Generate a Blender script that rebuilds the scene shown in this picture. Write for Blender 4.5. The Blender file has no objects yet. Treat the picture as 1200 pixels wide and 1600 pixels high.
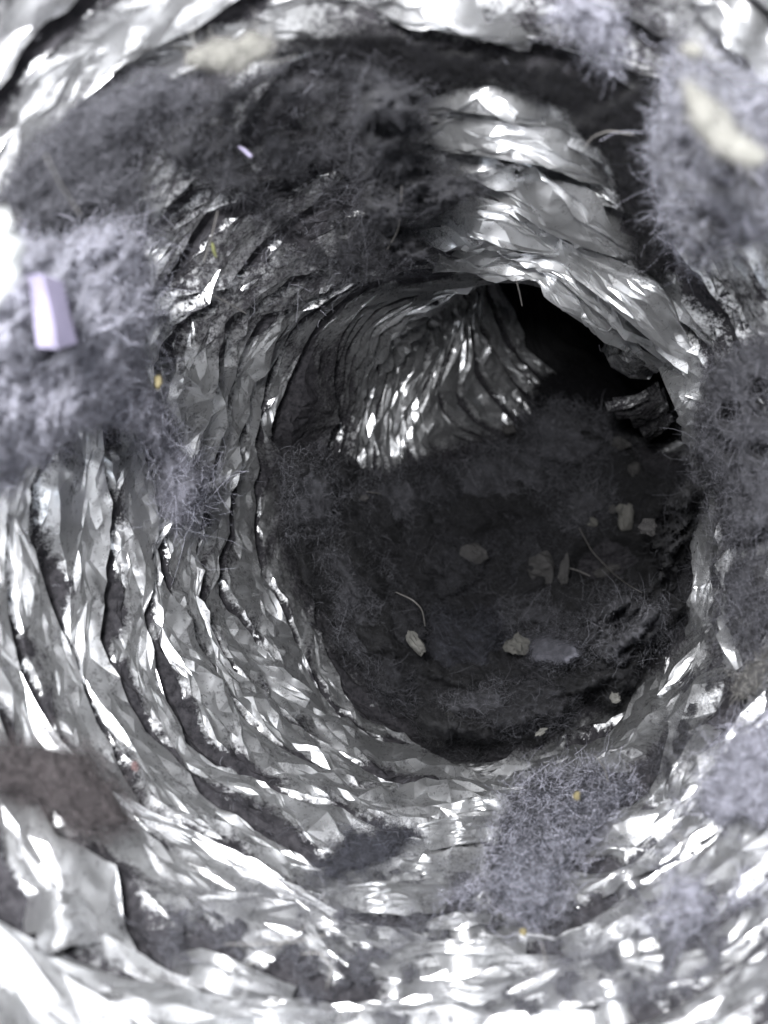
import bpy, math, numpy as np
C = bpy.context
sc = C.scene
COL = sc.collection
SC = 0.05            # one modelling unit is the duct radius, about 5 cm
F = 1333.333         # pixels per unit of slope in the 1200 x 1600 photograph
rng = np.random.default_rng(7)

# ------------------------------------------------------------------ camera, world, lamps, exposure
cam = bpy.data.objects.new('camera', bpy.data.cameras.new('camera'))
COL.objects.link(cam)
cam.data.lens = 30.0
cam.data.sensor_width = 36.0
cam.data.clip_start = 0.001
cam.data.clip_end = 100
cam.rotation_euler = (math.pi / 2, 0, 0)
cam.data.dof.use_dof = True
cam.data.dof.focus_distance = 2.95 * SC
cam.data.dof.aperture_fstop = 30.0 / (2 * 0.010 * SC * 1000)
sc.camera = cam

w = bpy.data.worlds.new('World'); sc.world = w; w.use_nodes = True
w.node_tree.nodes['Background'].inputs['Color'].default_value = (0.8, 0.88, 1.0, 1)
w.node_tree.nodes['Background'].inputs['Strength'].default_value = 0.05

def lamp(name, loc, target, size, power, color):
    d = bpy.data.lights.new(name, 'AREA'); d.shape = 'DISK'; d.size = size * SC
    d.energy = power * SC * SC; d.color = color
    o = bpy.data.objects.new(name, d); COL.objects.link(o)
    from mathutils import Vector
    v = Vector(target) - Vector(loc)
    o.location = Vector(loc) * SC
    o.rotation_euler = v.to_track_quat('-Z', 'Y').to_euler()
    return o
lamp('torch', (-0.22, -0.40, 0.36), (0.2, 3, 0.0), 0.36, 185, (0.99, 0.99, 1.0))
lamp('opening_light', (0.0, -0.9, 0.1), (0.1, 3, 0.0), 1.5, 20, (0.78, 0.87, 1.0))
sc.view_settings.view_transform = 'Standard'
sc.view_settings.look = 'None'
sc.view_settings.exposure = 0.0
sc.view_settings.gamma = 1.0
sc.cycles.max_bounces = 8
sc.cycles.diffuse_bounces = 3
sc.cycles.glossy_bounces = 5
sc.cycles.sample_clamp_indirect = 4.0
sc.cycles.blur_glossy = 0.6
sc.cycles.use_denoising = True

# ------------------------------------------------------------------ numeric helpers
def _h(ix, iy, iz, seed):
    a = (ix.astype(np.int64) * 374761393 + iy.astype(np.int64) * 668265263
         + iz.astype(np.int64) * 2147483647 + seed * 974634777) & 0xFFFFFFFF
    a = ((a ^ (a >> 13)) * 1274126177) & 0xFFFFFFFF
    a = ((a ^ (a >> 16)) * 2246822519) & 0xFFFFFFFF
    a = a ^ (a >> 15)
    return a.astype(np.float64) / 4294967295.0
def vnoise(p, seed=0):
    i = np.floor(p); f = p - i; f = f * f * (3 - 2 * f)
    x, y, z = i[..., 0], i[..., 1], i[..., 2]
    r = 0
    for dx in (0, 1):
        wx = f[..., 0] if dx else 1 - f[..., 0]
        for dy in (0, 1):
            wy = f[..., 1] if dy else 1 - f[..., 1]
            for dz in (0, 1):
                wz = f[..., 2] if dz else 1 - f[..., 2]
                r = r + wx * wy * wz * _h(x + dx, y + dy, z + dz, seed)
    return r * 2 - 1
def fbm(p, o=4, seed=0, g=0.5):
    r = 0; a = 1.0; t = 0
    for k in range(o):
        r = r + a * vnoise(p * 2 ** k + 17.3 * k, seed + k); t += a; a *= g
    return r / t
def P2(u, v):
    return np.stack([u, v, np.zeros_like(u) + 0.37], -1)
def facet(u, v, seed):
    u, v = np.broadcast_arrays(u, v)
    # piecewise-linear noise on a sheared triangular lattice: flat facets with sharp creases
    wu = u + 0.45 * vnoise(P2(u * 0.6, v * 0.6), seed + 91)
    wv = v + 0.45 * vnoise(P2(u * 0.6 + 9, v * 0.6), seed + 92)
    s = (wu + wv) * 0.36602540378
    a, b = wu + s, wv + s
    i, j = np.floor(a), np.floor(b)
    x, y = a - i, b - j
    up = x > y
    z = np.zeros_like(i)
    h00 = _h(i, j, z, seed); h11 = _h(i + 1, j + 1, z, seed)
    hm = np.where(up, _h(i + 1, j, z, seed), _h(i, j + 1, z, seed))
    hi = np.maximum(x, y); lo = np.minimum(x, y)
    return ((1 - hi) * h00 + (hi - lo) * hm + lo * h11) * 2 - 1
def sstep(a, b, x):
    t = np.clip((x - a) / (b - a), 0, 1); return t * t * (3 - 2 * t)

# ------------------------------------------------------------------ the duct's axis
KEYS = [(0.0, 600, 800), (1.0, 622, 802), (1.9, 655, 806), (2.7, 700, 810), (3.5, 742, 808),
        (4.2, 788, 768), (4.8, 842, 685), (5.25, 925, 588)]
AX = [np.array((0.0, -0.9, 0.0))] + [np.array(((px - 600) / F * y, y, (800 - py) / F * y)) for y, px, py in KEYS]
AX += [np.array(q) for q in ((1.9, 5.45, 1.5), (2.7, 5.5, 2.3), (3.6, 5.5, 3.2))]
AX = np.array(AX)
def catmull(P, n):
    P = np.vstack([2 * P[0] - P[1], P, 2 * P[-1] - P[-2]]); out = []
    for i in range(1, len(P) - 2):
        t = np.linspace(0, 1, n, endpoint=False)[:, None]
        a, b, c, d = P[i - 1], P[i], P[i + 1], P[i + 2]
        out.append(0.5 * (2 * b + (c - a) * t + (2 * a - 5 * b + 4 * c - d) * t * t + (3 * b - a - 3 * c + d) * t ** 3))
    return np.vstack(out + [P[-2][None]])
Q = catmull(AX, 60)
_d = np.r_[0, np.cumsum(np.linalg.norm(np.diff(Q, axis=0), axis=1))]
S = np.linspace(0, _d[-1], 600)
Q = np.stack([np.interp(S, _d, Q[:, i]) for i in range(3)], 1)
for _ in range(30): Q[1:-1] = 0.5 * Q[1:-1] + 0.25 * (Q[:-2] + Q[2:])
T = np.gradient(Q, axis=0); T /= np.linalg.norm(T, axis=1)[:, None]
X = np.zeros_like(T); _x = np.array((1.0, 0, 0))
for i in range(len(T)):
    _x = _x - T[i] * (_x @ T[i]); _x /= np.linalg.norm(_x); X[i] = _x
Z = np.cross(X, T)
S = S - S[np.argmin(abs(Q[:, 1]))]
R = 0.97
SMIN, SMAX = S[0], S[-1]
def _f(A, s): return np.stack([np.interp(s, S, A[:, i]) for i in range(3)], -1)
def surf(s, th, r):
    n = _f(X, s) * np.cos(th)[..., None] + _f(Z, s) * np.sin(th)[..., None]
    return _f(Q, s) + n * r[..., None]
def ray(px, py):
    return np.stack([(px - 600) / F, np.ones_like(px, dtype=float), (800 - py) / F], -1)
QC, SI = Q[::5], np.arange(0, 600, 5)
def dist(p, Qs=QC):
    d = ((p[:, None, :] - Qs[None]) ** 2).sum(-1)
    j = d.argmin(1)
    return np.sqrt(d[np.arange(len(p)), j]), j
def hit(px, py, h=0.0):
    """where the ray through a photo pixel leaves the tube of radius R - h"""
    px = np.asarray(px, float).ravel(); py = np.asarray(py, float).ravel()
    h = np.broadcast_to(np.asarray(h, float), px.shape)
    d = ray(px, py); n = len(px); out = np.zeros(n)
    for a in range(0, n, 4000):
        dd = d[a:a + 4000]; rr = R - h[a:a + 4000]
        lo = np.full(len(dd), 0.25); hi = np.full(len(dd), 9.0); done = np.zeros(len(dd), bool)
        for t in np.arange(0.35, 9.0, 0.1):
            k = ~done
            if not k.any(): break
            ds, _ = dist(dd[k] * t, QC)
            o = ds > rr[k]
            idx = np.where(k)[0]
            lo[idx[~o]] = t
            hi[idx[o]] = t; done[idx[o]] = True
        for _ in range(9):
            m = 0.5 * (lo + hi); ds, _ = dist(dd * m[:, None], QC)
            o = ds > rr; hi = np.where(o, m, hi); lo = np.where(o, lo, m)
        out[a:a + 4000] = 0.5 * (lo + hi)
    return d * out[:, None]
def st(p):
    """tube coordinates (s, theta) of points"""
    _, j = dist(p); j = SI[j]
    r = p - Q[j]
    s = S[j] + (r * T[j]).sum(1)
    r = p - _f(Q, s)
    return s, np.arctan2((r * _f(Z, s)).sum(1), (r * _f(X, s)).sum(1))
def proj(p):
    y = np.maximum(p[..., 1], 0.05)
    return 600 + F * p[..., 0] / y, 800 - F * p[..., 2] / y
def sdf(poly, px, py):
    """signed distance in pixels, positive inside"""
    P = np.array(poly, float); x = px.ravel(); y = py.ravel()
    best = np.full(x.shape, 1e9); ins = np.zeros(x.shape, bool)
    for a, b in zip(P, np.roll(P, -1, 0)):
        e = b - a; t = np.clip(((x - a[0]) * e[0] + (y - a[1]) * e[1]) / (e @ e), 0, 1)
        best = np.minimum(best, np.hypot(x - a[0] - t * e[0], y - a[1] - t * e[1]))
        if a[1] != b[1]:
            c = ((a[1] > y) != (b[1] > y)) & (x < (b[0] - a[0]) * (y - a[1]) / (b[1] - a[1]) + a[0])
            ins ^= c
    return np.where(ins, best, -best).reshape(px.shape)

# ------------------------------------------------------------------ materials
def mat(name):
    m = bpy.data.materials.new(name); m.use_nodes = True
    return m, m.node_tree.nodes, m.node_tree.links
def noise(nd, lk, scale, detail=4, rough=0.6, dist_=0.0):
    t = nd.new('ShaderNodeTexCoord'); n = nd.new('ShaderNodeTexNoise')
    n.inputs['Scale'].default_value = scale / SC; n.inputs['Detail'].default_value = detail
    n.inputs['Roughness'].default_value = rough; n.inputs['Distortion'].default_value = dist_
    lk.new(t.outputs['Object'], n.inputs['Vector']); return n
def ramp(nd, lk, src, stops):
    r = nd.new('ShaderNodeValToRGB'); e = r.color_ramp.elements
    while len(e) < len(stops): e.new(0.5)
    for q, (p, c) in zip(e, stops):
        q.position = p; q.color = (c, c, c, 1) if not isinstance(c, tuple) else (*c, 1)
    lk.new(src, r.inputs['Fac']); return r
def math_(nd, lk, op, a, b=None, clamp=False):
    m = nd.new('ShaderNodeMath'); m.operation = op; m.use_clamp = clamp
    for i, q in enumerate((a, b)):
        if q is None: continue
        if isinstance(q, (int, float)): m.inputs[i].default_value = q
        else: lk.new(q, m.inputs[i])
    return m.outputs[0]
def foil_material():
    m, nd, lk = mat('crumpled_foil')
    b = nd['Principled BSDF']
    b.inputs['Metallic'].default_value = 1.0
    n1 = noise(nd, lk, 9, 5, 0.65)
    c = ramp(nd, lk, n1.outputs['Fac'], [(0.3, (0.68, 0.685, 0.695)), (0.7, (0.845, 0.85, 0.86))])
    lk.new(c.outputs['Color'], b.inputs['Base Color'])
    rr = ramp(nd, lk, n1.outputs['Fac'], [(0.3, 0.38), (0.7, 0.25)])
    lk.new(rr.outputs['Color'], b.inputs['Roughness'])
    n2 = noise(nd, lk, 11, 3, 0.5, 0.4); n2.noise_type = 'RIDGED_MULTIFRACTAL'
    bp = nd.new('ShaderNodeBump'); bp.inputs['Strength'].default_value = 0.40
    bp.inputs['Distance'].default_value = 0.03 * SC
    lk.new(n2.outputs['Fac'], bp.inputs['Height']); lk.new(bp.outputs['Normal'], b.inputs['Normal'])
    b2 = nd.new('ShaderNodeBsdfPrincipled'); b2.inputs['Metallic'].default_value = 1.0
    b2.inputs['Roughness'].default_value = 0.68; lk.new(c.outputs['Color'], b2.inputs['Base Color'])
    lk.new(bp.outputs['Normal'], b2.inputs['Normal'])
    mm = nd.new('ShaderNodeMixShader'); mm.inputs['Fac'].default_value = 0.34
    lk.new(b.outputs[0], mm.inputs[1]); lk.new(b2.outputs[0], mm.inputs[2])
    # dust and lint film, also carrying painted crease and gap shade
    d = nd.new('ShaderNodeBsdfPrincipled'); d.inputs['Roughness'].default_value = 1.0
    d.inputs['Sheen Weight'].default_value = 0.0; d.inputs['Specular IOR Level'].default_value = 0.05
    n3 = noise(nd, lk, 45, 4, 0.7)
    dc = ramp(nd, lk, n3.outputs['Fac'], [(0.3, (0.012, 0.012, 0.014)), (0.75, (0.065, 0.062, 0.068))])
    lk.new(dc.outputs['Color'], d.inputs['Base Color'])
    at = nd.new('ShaderNodeAttribute'); at.attribute_name = 'dust_shade'
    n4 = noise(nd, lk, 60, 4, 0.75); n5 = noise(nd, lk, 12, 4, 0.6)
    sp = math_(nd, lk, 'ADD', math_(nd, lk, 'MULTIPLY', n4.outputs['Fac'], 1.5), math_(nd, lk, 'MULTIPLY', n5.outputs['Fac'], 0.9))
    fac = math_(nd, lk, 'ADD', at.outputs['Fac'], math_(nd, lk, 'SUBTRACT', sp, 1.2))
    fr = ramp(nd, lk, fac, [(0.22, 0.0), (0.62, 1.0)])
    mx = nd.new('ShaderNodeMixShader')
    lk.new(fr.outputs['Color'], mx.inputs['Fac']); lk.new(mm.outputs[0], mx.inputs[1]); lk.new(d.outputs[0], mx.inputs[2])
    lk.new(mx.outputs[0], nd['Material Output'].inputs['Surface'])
    return m
FOIL = foil_material()
def lint_material(name, dark, light, fib=False):
    m, nd, lk = mat(name)
    b = nd['Principled BSDF']; b.inputs['Roughness'].default_value = 1.0
    b.inputs['Sheen Weight'].default_value = 0.04; b.inputs['Sheen Roughness'].default_value = 0.5
    b.inputs['Specular IOR Level'].default_value = 0.0
    if fib:
        g = nd.new('ShaderNodeNewGeometry'); src = g.outputs['Random Per Island']
        c = ramp(nd, lk, src, [(0.0, dark), (0.75, tuple(0.5 * (a + q) for a, q in zip(dark, light))), (1.0, light)])
    else:
        m.surface_render_method = 'DITHERED'
        n = noise(nd, lk, 14, 6, 0.75, 0.6)
        c = ramp(nd, lk, n.outputs['Fac'], [(0.3, dark), (0.7, light)])
        n2 = noise(nd, lk, 55, 5, 0.8, 0.5)
        bp = nd.new('ShaderNodeBump'); bp.inputs['Strength'].default_value = 0.6
        bp.inputs['Distance'].default_value = 0.02 * SC
        lk.new(n2.outputs['Fac'], bp.inputs['Height']); lk.new(bp.outputs['Normal'], b.inputs['Normal'])
    lk.new(c.outputs['Color'], b.inputs['Base Color'])
    if not fib:   # lint thins out towards a wad's torn edge
        at = nd.new('ShaderNodeAttribute'); at.attribute_name = 'cover'
        n3 = noise(nd, lk, 30, 5, 0.8, 1.0)
        al = math_(nd, lk, 'ADD', at.outputs['Fac'], math_(nd, lk, 'MULTIPLY', math_(nd, lk, 'SUBTRACT', n3.outputs['Fac'], 0.5), 2.2))
        lk.new(ramp(nd, lk, al, [(0.05, 0.0), (0.55, 1.0)]).outputs['Color'], b.inputs['Alpha'])
    return m
def tint(k, c): return tuple(k * q for q in c)
LILAC = (0.98, 0.96, 1.08)
GREY = (1.0, 0.98, 1.03)
LM = {}
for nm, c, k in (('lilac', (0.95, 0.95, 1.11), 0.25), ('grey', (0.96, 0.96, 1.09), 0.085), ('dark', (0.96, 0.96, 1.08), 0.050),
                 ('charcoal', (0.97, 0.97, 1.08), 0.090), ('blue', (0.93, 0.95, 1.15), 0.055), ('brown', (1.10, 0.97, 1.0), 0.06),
                 ('pale', (1.05, 1.02, 0.97), 0.10), ('black', (0.97, 0.96, 1.10), 0.010), ('crevice_shade', (0.97, 0.97, 1.06), 0.034)):  # black and the last kind have shade put into the lint colour
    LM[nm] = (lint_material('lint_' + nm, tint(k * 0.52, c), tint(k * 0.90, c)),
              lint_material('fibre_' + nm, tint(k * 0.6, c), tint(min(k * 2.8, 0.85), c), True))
def plain(name, c, rough=0.6, noise_scale=30, var=0.25, trans=0.0):
    m, nd, lk = mat(name); b = nd['Principled BSDF']; b.inputs['Roughness'].default_value = rough
    n = noise(nd, lk, noise_scale, 4, 0.6)
    r = ramp(nd, lk, n.outputs['Fac'], [(0.3, tint(1 - var, c)), (0.7, c)])
    lk.new(r.outputs['Color'], b.inputs['Base Color'])
    if trans: b.inputs['Transmission Weight'].default_value = trans
    return m

HOLE_SHADE = plain('hole_shade', (0.006, 0.006, 0.007), 0.9)  # the hole's darkness painted onto the deepest pleats; no separate sleeve there

# ------------------------------------------------------------------ mesh helpers
def mesh_obj(name, V, Fc, m, parent=None, smooth=True, attr=None, sharp=None):
    me = bpy.data.meshes.new(name)
    V = np.ascontiguousarray(np.asarray(V, np.float32) * SC); Fc = np.ascontiguousarray(np.asarray(Fc, np.int32))
    nv, nf, k = len(V), len(Fc), Fc.shape[1]
    me.vertices.add(nv); me.vertices.foreach_set('co', V.ravel())
    me.loops.add(nf * k); me.loops.foreach_set('vertex_index', Fc.ravel())
    me.polygons.add(nf); me.polygons.foreach_set('loop_start', np.arange(0, nf * k, k, dtype=np.int32))
    try: me.polygons.foreach_set('loop_total', np.full(nf, k, np.int32))
    except Exception: pass
    me.polygons.foreach_set('use_smooth', np.full(nf, smooth, bool))
    if attr is not None:
        for an, av in attr.items():
            a = me.attributes.new(an, 'FLOAT', 'POINT'); a.data.foreach_set('value', np.ascontiguousarray(av, np.float32))
    me.update(calc_edges=True)
    if sharp: me.set_sharp_from_angle(angle=math.radians(sharp))
    me.materials.append(m)
    o = bpy.data.objects.new(name, me); COL.objects.link(o)
    if parent is not None: o.parent = parent
    return o
def grid_faces(nr, nc, wrap=False):
    i, j = np.meshgrid(np.arange(nr - 1), np.arange(nc if wrap else nc - 1), indexing='ij')
    a = i * nc + j; b = i * nc + (j + 1) % nc
    return np.stack([a, b, b + nc, a + nc], -1).reshape(-1, 4)
def tag(o, label, cat, group=None, kind=None):
    o['label'] = label
    o['category'] = cat
    if group: o['group'] = group
    if kind: o['kind'] = kind
    return o
def empty(name, p):
    o = bpy.data.objects.new(name, None); COL.objects.link(o); o.location = [q * SC for q in p]
    o.empty_display_size = 0.1 * SC
    return o

# ------------------------------------------------------------------ pleat valleys read off the photograph
TR = {
'R1':[(600,440),(560,461),(528,491),(515,507),(488,517),(469,565),(453,589),(432,640),(418,664),(438,720),(440,780),(450,860),(475,950),(500,1030),(530,1075),(597,1123),(640,1135),(693,1180),(740,1190),(800,1186),(840,1168),(900,1120),(960,1095),(1000,1065),(1030,1040),(1072,985),(1087,930),(1097,860),(1105,780)],
'R2':[(540,440),(507,461),(472,477),(437,496),(411,523),(400,560),(385,620),(370,690),(353,753),(345,840),(323,916),(347,950),(370,988),(392,1025),(427,1072),(467,1100),(510,1123),(540,1147),(587,1160),(633,1177),(690,1212),(720,1240),(760,1233),(800,1217),(850,1207),(930,1200),(970,1172),(1010,1150),(1040,1095),(690,400),(735,405),(845,408),(900,440),(960,490),(1045,545)],
'R3':[(500,430),(467,448),(427,464),(400,472),(368,515),(345,580),(340,640),(325,690),(300,760),(285,830),(290,905),(291,948),(307,980),(328,1017),(344,1040),(365,1072),(400,1105),(433,1140),(457,1163),(493,1180),(527,1200),(557,1213),(600,1238),(650,1248),(705,1252),(960,1235),(1000,1212),(1066,1135),(1088,1075),(690,345),(740,372),(795,385),(870,392),(930,420),(1010,500)],
'R4':[(440,405),(400,430),(344,464),(293,496),(280,590),(270,690),(245,740),(222,800),(224,855),(235,916),(240,960),(250,995),(280,1035),(312,1063),(333,1107),(350,1127),(373,1147),(397,1165),(413,1200),(450,1223),(487,1237),(523,1257),(567,1267),(640,1268),(707,1264),(800,1267),(1000,1290),(1050,1268),(1060,1210),(1080,1150),(700,320),(795,290),(805,322),(855,362),(930,388),(1005,424)],
'R5':[(204,800),(204,945),(203,1010),(221,1056),(235,1072),(253,1115),(269,1152),(285,1187),(328,1211),(371,1237),(397,1256),(427,1283),(473,1300),(520,1312),(600,1330),(667,1330),(720,1318),(770,1310),(927,1357),(970,1313),(1030,1300),(655,215),(695,237),(760,246),(830,259),(900,276),(948,292)],
'R6':[(112,770),(116,815),(126,870),(140,935),(142,990),(138,1030),(150,1043),(171,1076),(192,1111),(213,1132),(227,1155),(248,1184),(262,1215),(280,1251),(307,1267),(333,1283),(367,1303),(400,1330),(440,1355),(490,1385),(592,1375),(707,1372),(760,1360),(943,1403),(985,1375),(1027,1350),(650,168),(720,174),(800,182),(865,195)],
'R7':[(10,800),(21,840),(43,880),(60,925),(70,968),(90,1010),(105,1040),(117,1070),(128,1110),(138,1145),(160,1188),(187,1228),(213,1283),(253,1307),(283,1323),(313,1340),(353,1367),(393,1385),(430,1410),(500,1432),(580,1450),(645,1455),(720,1444),(790,1432),(883,1477),(950,1430),(1013,1390)],
'R8':[(0,1012),(16,1047),(32,1084),(60,1150),(120,1240),(180,1300),(220,1330),(240,1353),(273,1380),(300,1403),(333,1427),(400,1450),(470,1465),(560,1490),(600,1500),(700,1502),(820,1497),(910,1500),(967,1457),(1037,1403),(575,18),(650,38),(740,57),(825,70),(900,75),(985,103)],
'R9':[(33,1340),(83,1350),(127,1377),(160,1403),(187,1443),(207,1497),(233,1507),(267,1507),(320,1530),(370,1540),(400,1555),(600,1570),(700,1568),(760,1575),(820,1555),(900,1540),(1023,1530),(1120,1480)],
'R10':[(0,1500),(30,1523),(133,1527),(200,1533),(250,1547),(300,1567),(350,1580),(400,1590)],
'F1':[(600,440),(575,480),(540,530),(520,580),(505,640),(500,700)],
'F2':[(572,733),(564,688),(585,603),(607,528),(623,507),(655,475)],
'F3':[(607,739),(599,667),(617,627),(632,549),(650,500)],
'F4':[(647,733),(631,667),(655,587),(673,560),(689,525)],
'F5':[(697,675),(671,608),(685,565),(700,540),(711,500)],
'F6':[(727,640),(700,573),(721,533),(743,480)],
'F7':[(767,613),(737,560),(740,515)],
'F8':[(804,603),(775,549)],
'F9':[(833,576),(807,555)],
}
NT = 900
TH = np.linspace(0, 2 * np.pi, NT, endpoint=False)
rings = []
for k, pts in TR.items():
    p = np.array(pts, float)
    s, th = st(hit(p[:, 0], p[:, 1]))
    th = th % (2 * np.pi)
    md = np.median(s); ok = abs(s - md) < 0.42
    s, th = s[ok], th[ok]
    # gaps in angle go back to the ring's own mean
    o = np.argsort(th); s, th = s[o], th[o]
    gt, gs = [], []
    for i in range(len(th)):
        a, b = th[i], th[(i + 1) % len(th)] + (2 * np.pi if i == len(th) - 1 else 0)
        gt.append(a); gs.append(s[i])
        if b - a > 0.6:
            m_ = s.mean()
            for q in np.arange(a + 0.3, b - 0.25, 0.3): gt.append(q); gs.append(m_ + 0.035 * rng.standard_normal())
    gt, gs = np.array(gt), np.array(gs)
    gt = np.r_[gt - 2 * np.pi, gt, gt + 2 * np.pi]; gs = np.r_[gs, gs, gs]
    o = np.argsort(gt)
    rings.append((s.mean(), np.interp(TH, gt[o], gs[o])))
rings.sort(key=lambda q: q[0])
def knots(lo_, hi_):
    t = np.cumsum(rng.uniform(lo_, hi_, int(7.5 / lo_))); t = t[t < 2 * np.pi - 0.5 * lo_]
    return np.r_[0, t, 2 * np.pi]
def lin1(amp, lo_=0.15, hi_=0.45):
    t = knots(lo_, hi_); y = rng.uniform(-1, 1, len(t)); y[-1] = y[0]
    return amp * np.interp(TH, t, y)
def wavy(s0, seed): return s0 + lin1(0.05) + 0 * s0 + 0.07 * vnoise(np.stack([np.cos(TH) * 2.5, np.sin(TH) * 2.5, np.full(NT, s0)], -1), seed)
lo, hi = rings[0][0], rings[-1][0]
allr = [wavy(q, 3) for q in np.arange(lo - 0.16, SMIN + 0.1, -0.16)[::-1]] + [q[1] for q in rings] \
     + [wavy(q, 3) for q in np.arange(hi + 0.2, SMAX - 0.1, 0.22)]
new = [allr[0]]
for q in allr[1:]:
    g = (q - new[-1]).mean(); gap = 0.105 if q.mean() > 4.0 else 0.27
    n_ = int(math.ceil(g / gap - 0.25)); p0 = new[-1]
    for i in range(1, n_): new.append(p0 + (q - p0) * i / n_ + lin1(0.03))
    new.append(q)
allr = new
for k in range(1, len(allr)): allr[k] = np.maximum(allr[k], allr[k - 1] + 0.045)
print('rings', len(allr), 'traced', [round(q[0], 2) for q in rings])

# regions of the wall under dust film, some with shade painted in: outline in the photo, strength
DUST_SHADE = [
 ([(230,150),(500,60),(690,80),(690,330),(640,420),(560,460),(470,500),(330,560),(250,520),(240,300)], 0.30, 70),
 ([(430,690),(600,740),(720,700),(850,650),(1000,700),(1070,720),(1090,900),(1060,1010),(960,1090),(840,1165),(740,1185),(690,1170),(600,1110),(520,1020),(470,930),(440,850)], 0.8, 60),  # dusty floor, with the hollow's shade painted in too
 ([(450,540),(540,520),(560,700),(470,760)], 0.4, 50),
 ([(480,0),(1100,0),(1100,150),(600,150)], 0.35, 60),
 ([(960,250),(1010,230),(1060,420),(1000,420)], 0.9, 25),  # dark gap beside the right wad, its shade painted on the wall
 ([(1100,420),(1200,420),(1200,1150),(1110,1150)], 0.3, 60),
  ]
def dust_shade_at(p, t, lam):
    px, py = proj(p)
    d = 0.18 + 0.62 * (1.7 * sstep(0.0, 1.0, t) + 0 * t) * lam  # lint dust in the grooves, with crease shade painted in
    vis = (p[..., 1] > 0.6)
    for poly, a, sft in DUST_SHADE:
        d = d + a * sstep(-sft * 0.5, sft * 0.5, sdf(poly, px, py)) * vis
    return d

# ------------------------------------------------------------------ the foil duct, one mesh per pleat
duct = empty('foil_duct', surf(np.array([SMIN]), np.array([-np.pi / 2]), np.array([R]))[0])
tag(duct, 'silver foil duct with crumpled pleated walls bending away to the upper right', 'duct')
duct_loc = np.array(duct.location)
def strip(A, B, oa, ob):
    """triangles between two rows of knots sorted by angle"""
    i = j = 0; tr = []
    while i < len(A) - 1 or j < len(B) - 1:
        if j == len(B) - 1 or (i < len(A) - 1 and A[i + 1] <= B[j + 1]): tr.append((oa + i, oa + i + 1, ob + j)); i += 1
        else: tr.append((oa + i, ob + j + 1, ob + j)); j += 1
    return tr
def crinkle(P, tri, lock, amps):
    """split every triangle in four, pushing each new edge midpoint out of plane: fractal creases.
    P columns: u, v, h, extra...; lengths are measured in u, v"""
    for amp in amps:
        e = np.sort(np.concatenate([tri[:, [0, 1]], tri[:, [1, 2]], tri[:, [2, 0]]]), 1)
        key = e[:, 0].astype(np.int64) * len(P) + e[:, 1]
        uq, inv = np.unique(key, return_inverse=True)
        a_, b_ = uq // len(P), uq % len(P)
        w_ = 0.5 + 0.16 * rng.uniform(-1, 1, (len(uq), 1))
        M = P[a_] * w_ + P[b_] * (1 - w_)
        L = np.hypot(P[a_, 0] - P[b_, 0], P[a_, 1] - P[b_, 1])
        lk_ = lock[a_] & lock[b_]
        M[lk_] = 0.5 * (P[a_[lk_]] + P[b_[lk_]])
        r_ = rng.standard_normal(len(uq)); r_ = np.sign(r_) * np.abs(r_) ** 1.4
        M[:, 2] += np.where(lk_, 0, amp * np.minimum(L, 0.25) * np.clip(r_, -2, 2))
        n0, m = len(P), len(tri)
        i0, i1, i2 = inv[:m] + n0, inv[m:2 * m] + n0, inv[2 * m:] + n0
        tri = np.concatenate([np.stack([tri[:, 0], i0, i2], 1), np.stack([i0, tri[:, 1], i1], 1),
                              np.stack([i2, i1, tri[:, 2]], 1), np.stack([i0, i1, i2], 1)])
        P = np.vstack([P, M]); lock = np.r_[lock, lk_]
    return P, tri
bknots = [knots(0.05, 0.11) if 0.9 < q.mean() < 4.5 else knots(0.08, 0.2) for q in allr]
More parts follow.
